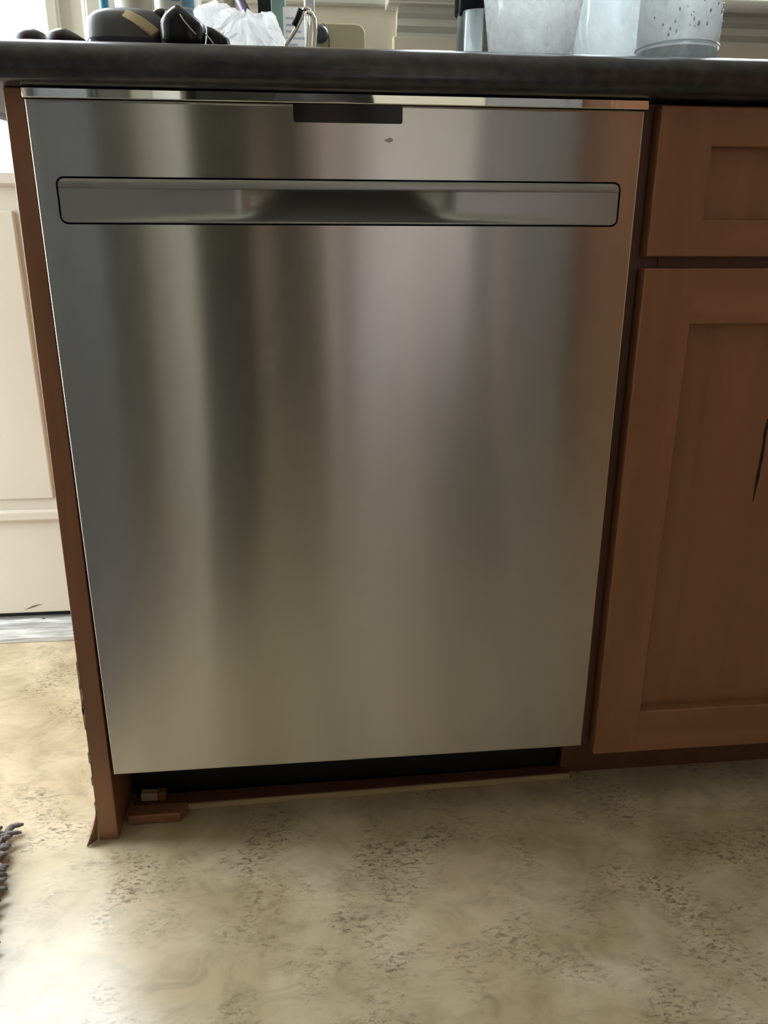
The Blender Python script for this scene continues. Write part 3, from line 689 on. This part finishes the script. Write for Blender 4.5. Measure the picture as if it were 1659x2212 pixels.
q = at(993,36,.19); MB().tube([(q.x+.003,.19,zc+.06),(q.x+.002,.188,zc+.015),(q.x+.001,.187,zc),(q.x,.186,q.z)], [.004,.004,.003,.0015], 8).build('collar_clip', 'black', e, smooth=True)
MB().box(cx+.006, cx+.016, .205, .212, CT+.012, CT+.15).build('wooden_stirrer', 'pale_wood', e)
# cloudy tumbler
yt = .10; xa, xb = at(1048,0,yt).x, at(1256,0,yt).x; xc, xd = at(1062,108,yt).x, at(1240,108,yt).x
za = at(1150,0,yt).z-CT; zb = at(1150,108,yt).z-CT
r1, r0 = (xb-xa)/2, (xd-xc)/2; sl = (r1-r0)/(za-zb); rb = r0-sl*zb
vessel('cloudy_tumbler', (xa+xb)/2, yt, [(rb-.003,0),(rb,.003),(r0,zb),(r1,za),(r1+sl*.06,za+.06)], .0028, 'large cloudy water-stained glass tumbler on the counter', 'tumbler', 'cloudy')
# tall clear vase
yv = .19; xa, xb = at(1236,60,yv).x, at(1402,60,yv).x; rv = (xb-xa)/2
e = vessel('glass_vase', (xa+xb)/2, yv, [(rv*.55,0),(rv*.62,.01),(rv*.80,.03),(rv*.97,.055),(rv*1.0,.08),(rv*1.02,.13),(rv*1.08,.20)], .003, 'tall clear glass vase between cloudy tumbler and misted jar', 'vase', 'jar')
a, b = at(1240,60,yv+.03).x, at(1330,60,yv+.03).x
# misted jar with water drops
yj = .075; xa, xb = at(1384,60,yj).x, at(1549,60,yj).x; rj = (xb-xa)/2; cx = (xa+xb)/2
e = vessel('misted_jar', cx, yj, [(rj*.84,0),(rj*.93,.006),(rj*.97,.018),(rj*.985,.028),(rj,.034),(rj,.14)], .0026, 'misted glass jar with water drops, rightmost on the counter', 'jar', 'beaded')
zr = at(1466,86,yj-rj).z-CT
MB().lathe([(rj+.0002+.0012*math.cos(math.radians(a)), zr+.0014*math.sin(math.radians(a))) for a in range(0,361,45)], (cx,yj,CT), 48).build('base_ring', 'jar', e, smooth=True)
MB().lathe([(0.0005,.0085),(rj*.90,.0085),(rj*.95,.016),(rj*.955,zr-.003),(0.0005,zr-.004)], (cx,yj,CT), 40).build('thick_base', 'jar', e, smooth=True)
me = None
for k in range(46):
    a = math.radians(random.uniform(205,335)); z = random.uniform(zr+.004, .085); s_ = random.uniform(.0008,.0019)
    if me is None:
        bm = bmesh.new(); bmesh.ops.create_icosphere(bm, subdivisions=1, radius=1); me = bpy.data.meshes.new('water_drop'); bm.to_mesh(me); bm.free(); me.materials.append(M['drop'])
        for p_ in me.polygons: p_.use_smooth = True
    o = bpy.data.objects.new('water_drop', me); C.objects.link(o); o.parent = e
    o.location = Vector((cx+rj*math.cos(a), yj+rj*math.sin(a), CT+z))-e.location; o.scale = (s_*.8,s_*.8,s_*random.uniform(1,2))

# ------------------------------------------------------------------ the photographer, kneeling behind the camera (only seen in the steel)
def person():
    V = []; E = []; Rr = []
    def add(p, r, par=None):
        V.append(p); Rr.append(r)
        if par is not None: E.append((par, len(V)-1))
        return len(V)-1
    pel = add((.48,-1.25,.36), .140)
    wai = add((.51,-1.20,.52), .140, pel); che = add((.55,-1.12,.74), .150, wai); nek = add((.45,-1.09,.86), .055, che)
    hd0 = add((.37,-1.05,.91), .072, nek); hd1 = add((.32,-1.03,.955), .086, hd0); add((.31,-1.03,1.03), .070, hd1)
    hl = add((.40,-1.20,.34), .105, pel); kl = add((.12,-.80,.46), .082, hl); al = add((.09,-.74,.12), .055, kl); add((.075,-.57,.05), .042, al)
    hr = add((.61,-1.22,.32), .105, pel); kr = add((.68,-.92,.085), .078, hr); ar = add((.67,-1.30,.07), .048, kr); add((.67,-1.45,.05), .04, ar)
    for sx, sh_, elb, wr, hn in ((-1,(.38,-1.10,.85),(.21,-1.05,.64),(.165,-.95,.705),(.175,-.905,.725)), (1,(.72,-1.10,.82),(.71,-.95,.58),(.40,-.94,.70),(.335,-.905,.715))):
        s_ = add(sh_, .065, che); e_ = add(elb, .048, s_); w_ = add(wr, .030, e_); h_ = add(hn, .032, w_)
        for k in range(4):
            z = hn[2]+.030-.019*k; f1 = add((hn[0]-sx*.002, hn[1]+.030, z), .0095, h_); f2 = add((hn[0]-sx*.016, hn[1]+.050, z+.002), .0085, f1); add((hn[0]-sx*.034, hn[1]+.0505, z+.003), .0075, f2)
        t1 = add((hn[0]-sx*.020, hn[1]+.000, hn[2]+.02), .011, h_); add((hn[0]-sx*.042, hn[1]+.020, hn[2]+.03), .009, t1)
    me = bpy.data.meshes.new('person'); me.from_pydata(V, E, []); o = bpy.data.objects.new('person_rig', me); C.objects.link(o)
    md = o.modifiers.new('skin', 'SKIN'); md.use_smooth_shade = True
    for i, r in enumerate(Rr): me.skin_vertices[0].data[i].radius = (r, r)
    me.skin_vertices[0].data[0].use_root = True
    su = o.modifiers.new('sub', 'SUBSURF'); su.levels = 2; su.render_levels = 2
    dg = bpy.context.evaluated_depsgraph_get(); fm = bpy.data.meshes.new_from_object(o.evaluated_get(dg)); bpy.data.objects.remove(o)
    fm.name = 'person'; fm.materials.clear()
    for k in ('lilac', 'slate', 'skin', 'sleeve'): fm.materials.append(M[k])
    for p_ in fm.polygons:
        c = p_.center; p_.use_smooth = True
        p_.material_index = 1 if (c.z < .44 or (c.z < .60 and c.y > -1.15 and c.x < .30)) else (2 if ((c.z > .885 and c.x < .43) or (c.y > -.965 and c.z > .6)) else (3 if c.x > .655 or (c.x < .385 and c.z > .5) else 0))
    b = bpy.data.objects.new('person', fm); C.objects.link(b)
    tag(b, 'kneeling photographer in lilac top and dark trousers holding a phone', 'person')
    h = MB(); n, k = 24, 12; v = []
    for i in range(n):
        for j in range(k+1):
            t, p_ = 2*math.pi*i/n, math.pi*j/k
            r = .112 if math.sin(t)*math.sin(p_) < .35 or j < 6 else .060
            v.append((.315+r*math.cos(t)*math.sin(p_), -1.055+r*math.sin(t)*math.sin(p_), 1.000+.125*math.cos(p_)))
    h.add(v, [(i*(k+1)+j, ((i+1)%n)*(k+1)+j, ((i+1)%n)*(k+1)+j+1, i*(k+1)+j+1) for i in range(n) for j in range(k)])
    h.build('hair', 'hair', b, smooth=True)
    for dx in (-.030, .030):
        MB().lathe([(.0005,-.006),(.006,-.005),(.009,0),(.006,.005),(.0005,.006)], (.316+dx,-.952,.965), 14).build('eye', 'hair', b, smooth=True)
    MB().tube([(.316,-.950,.965),(.316,-.935,.945),(.316,-.930,.932),(.316,-.945,.926)], [.006,.009,.011,.007], 10).build('nose', 'skin', b, smooth=True)
    MB().tube([(.292,-.966,.905),(.306,-.957,.901),(.326,-.957,.901),(.340,-.966,.905)], .004, 8).build('mouth', pmat('lip', (.40,.16,.14), .5), b, smooth=True)
person()
ph = tag(empty('phone', (.2518,-.853,.733)), 'black phone held by the kneeling photographer', 'phone')
o = box('phone_case', 'black', .185, .325, -.862, -.852, .698, .768, ph, bevel=.004)
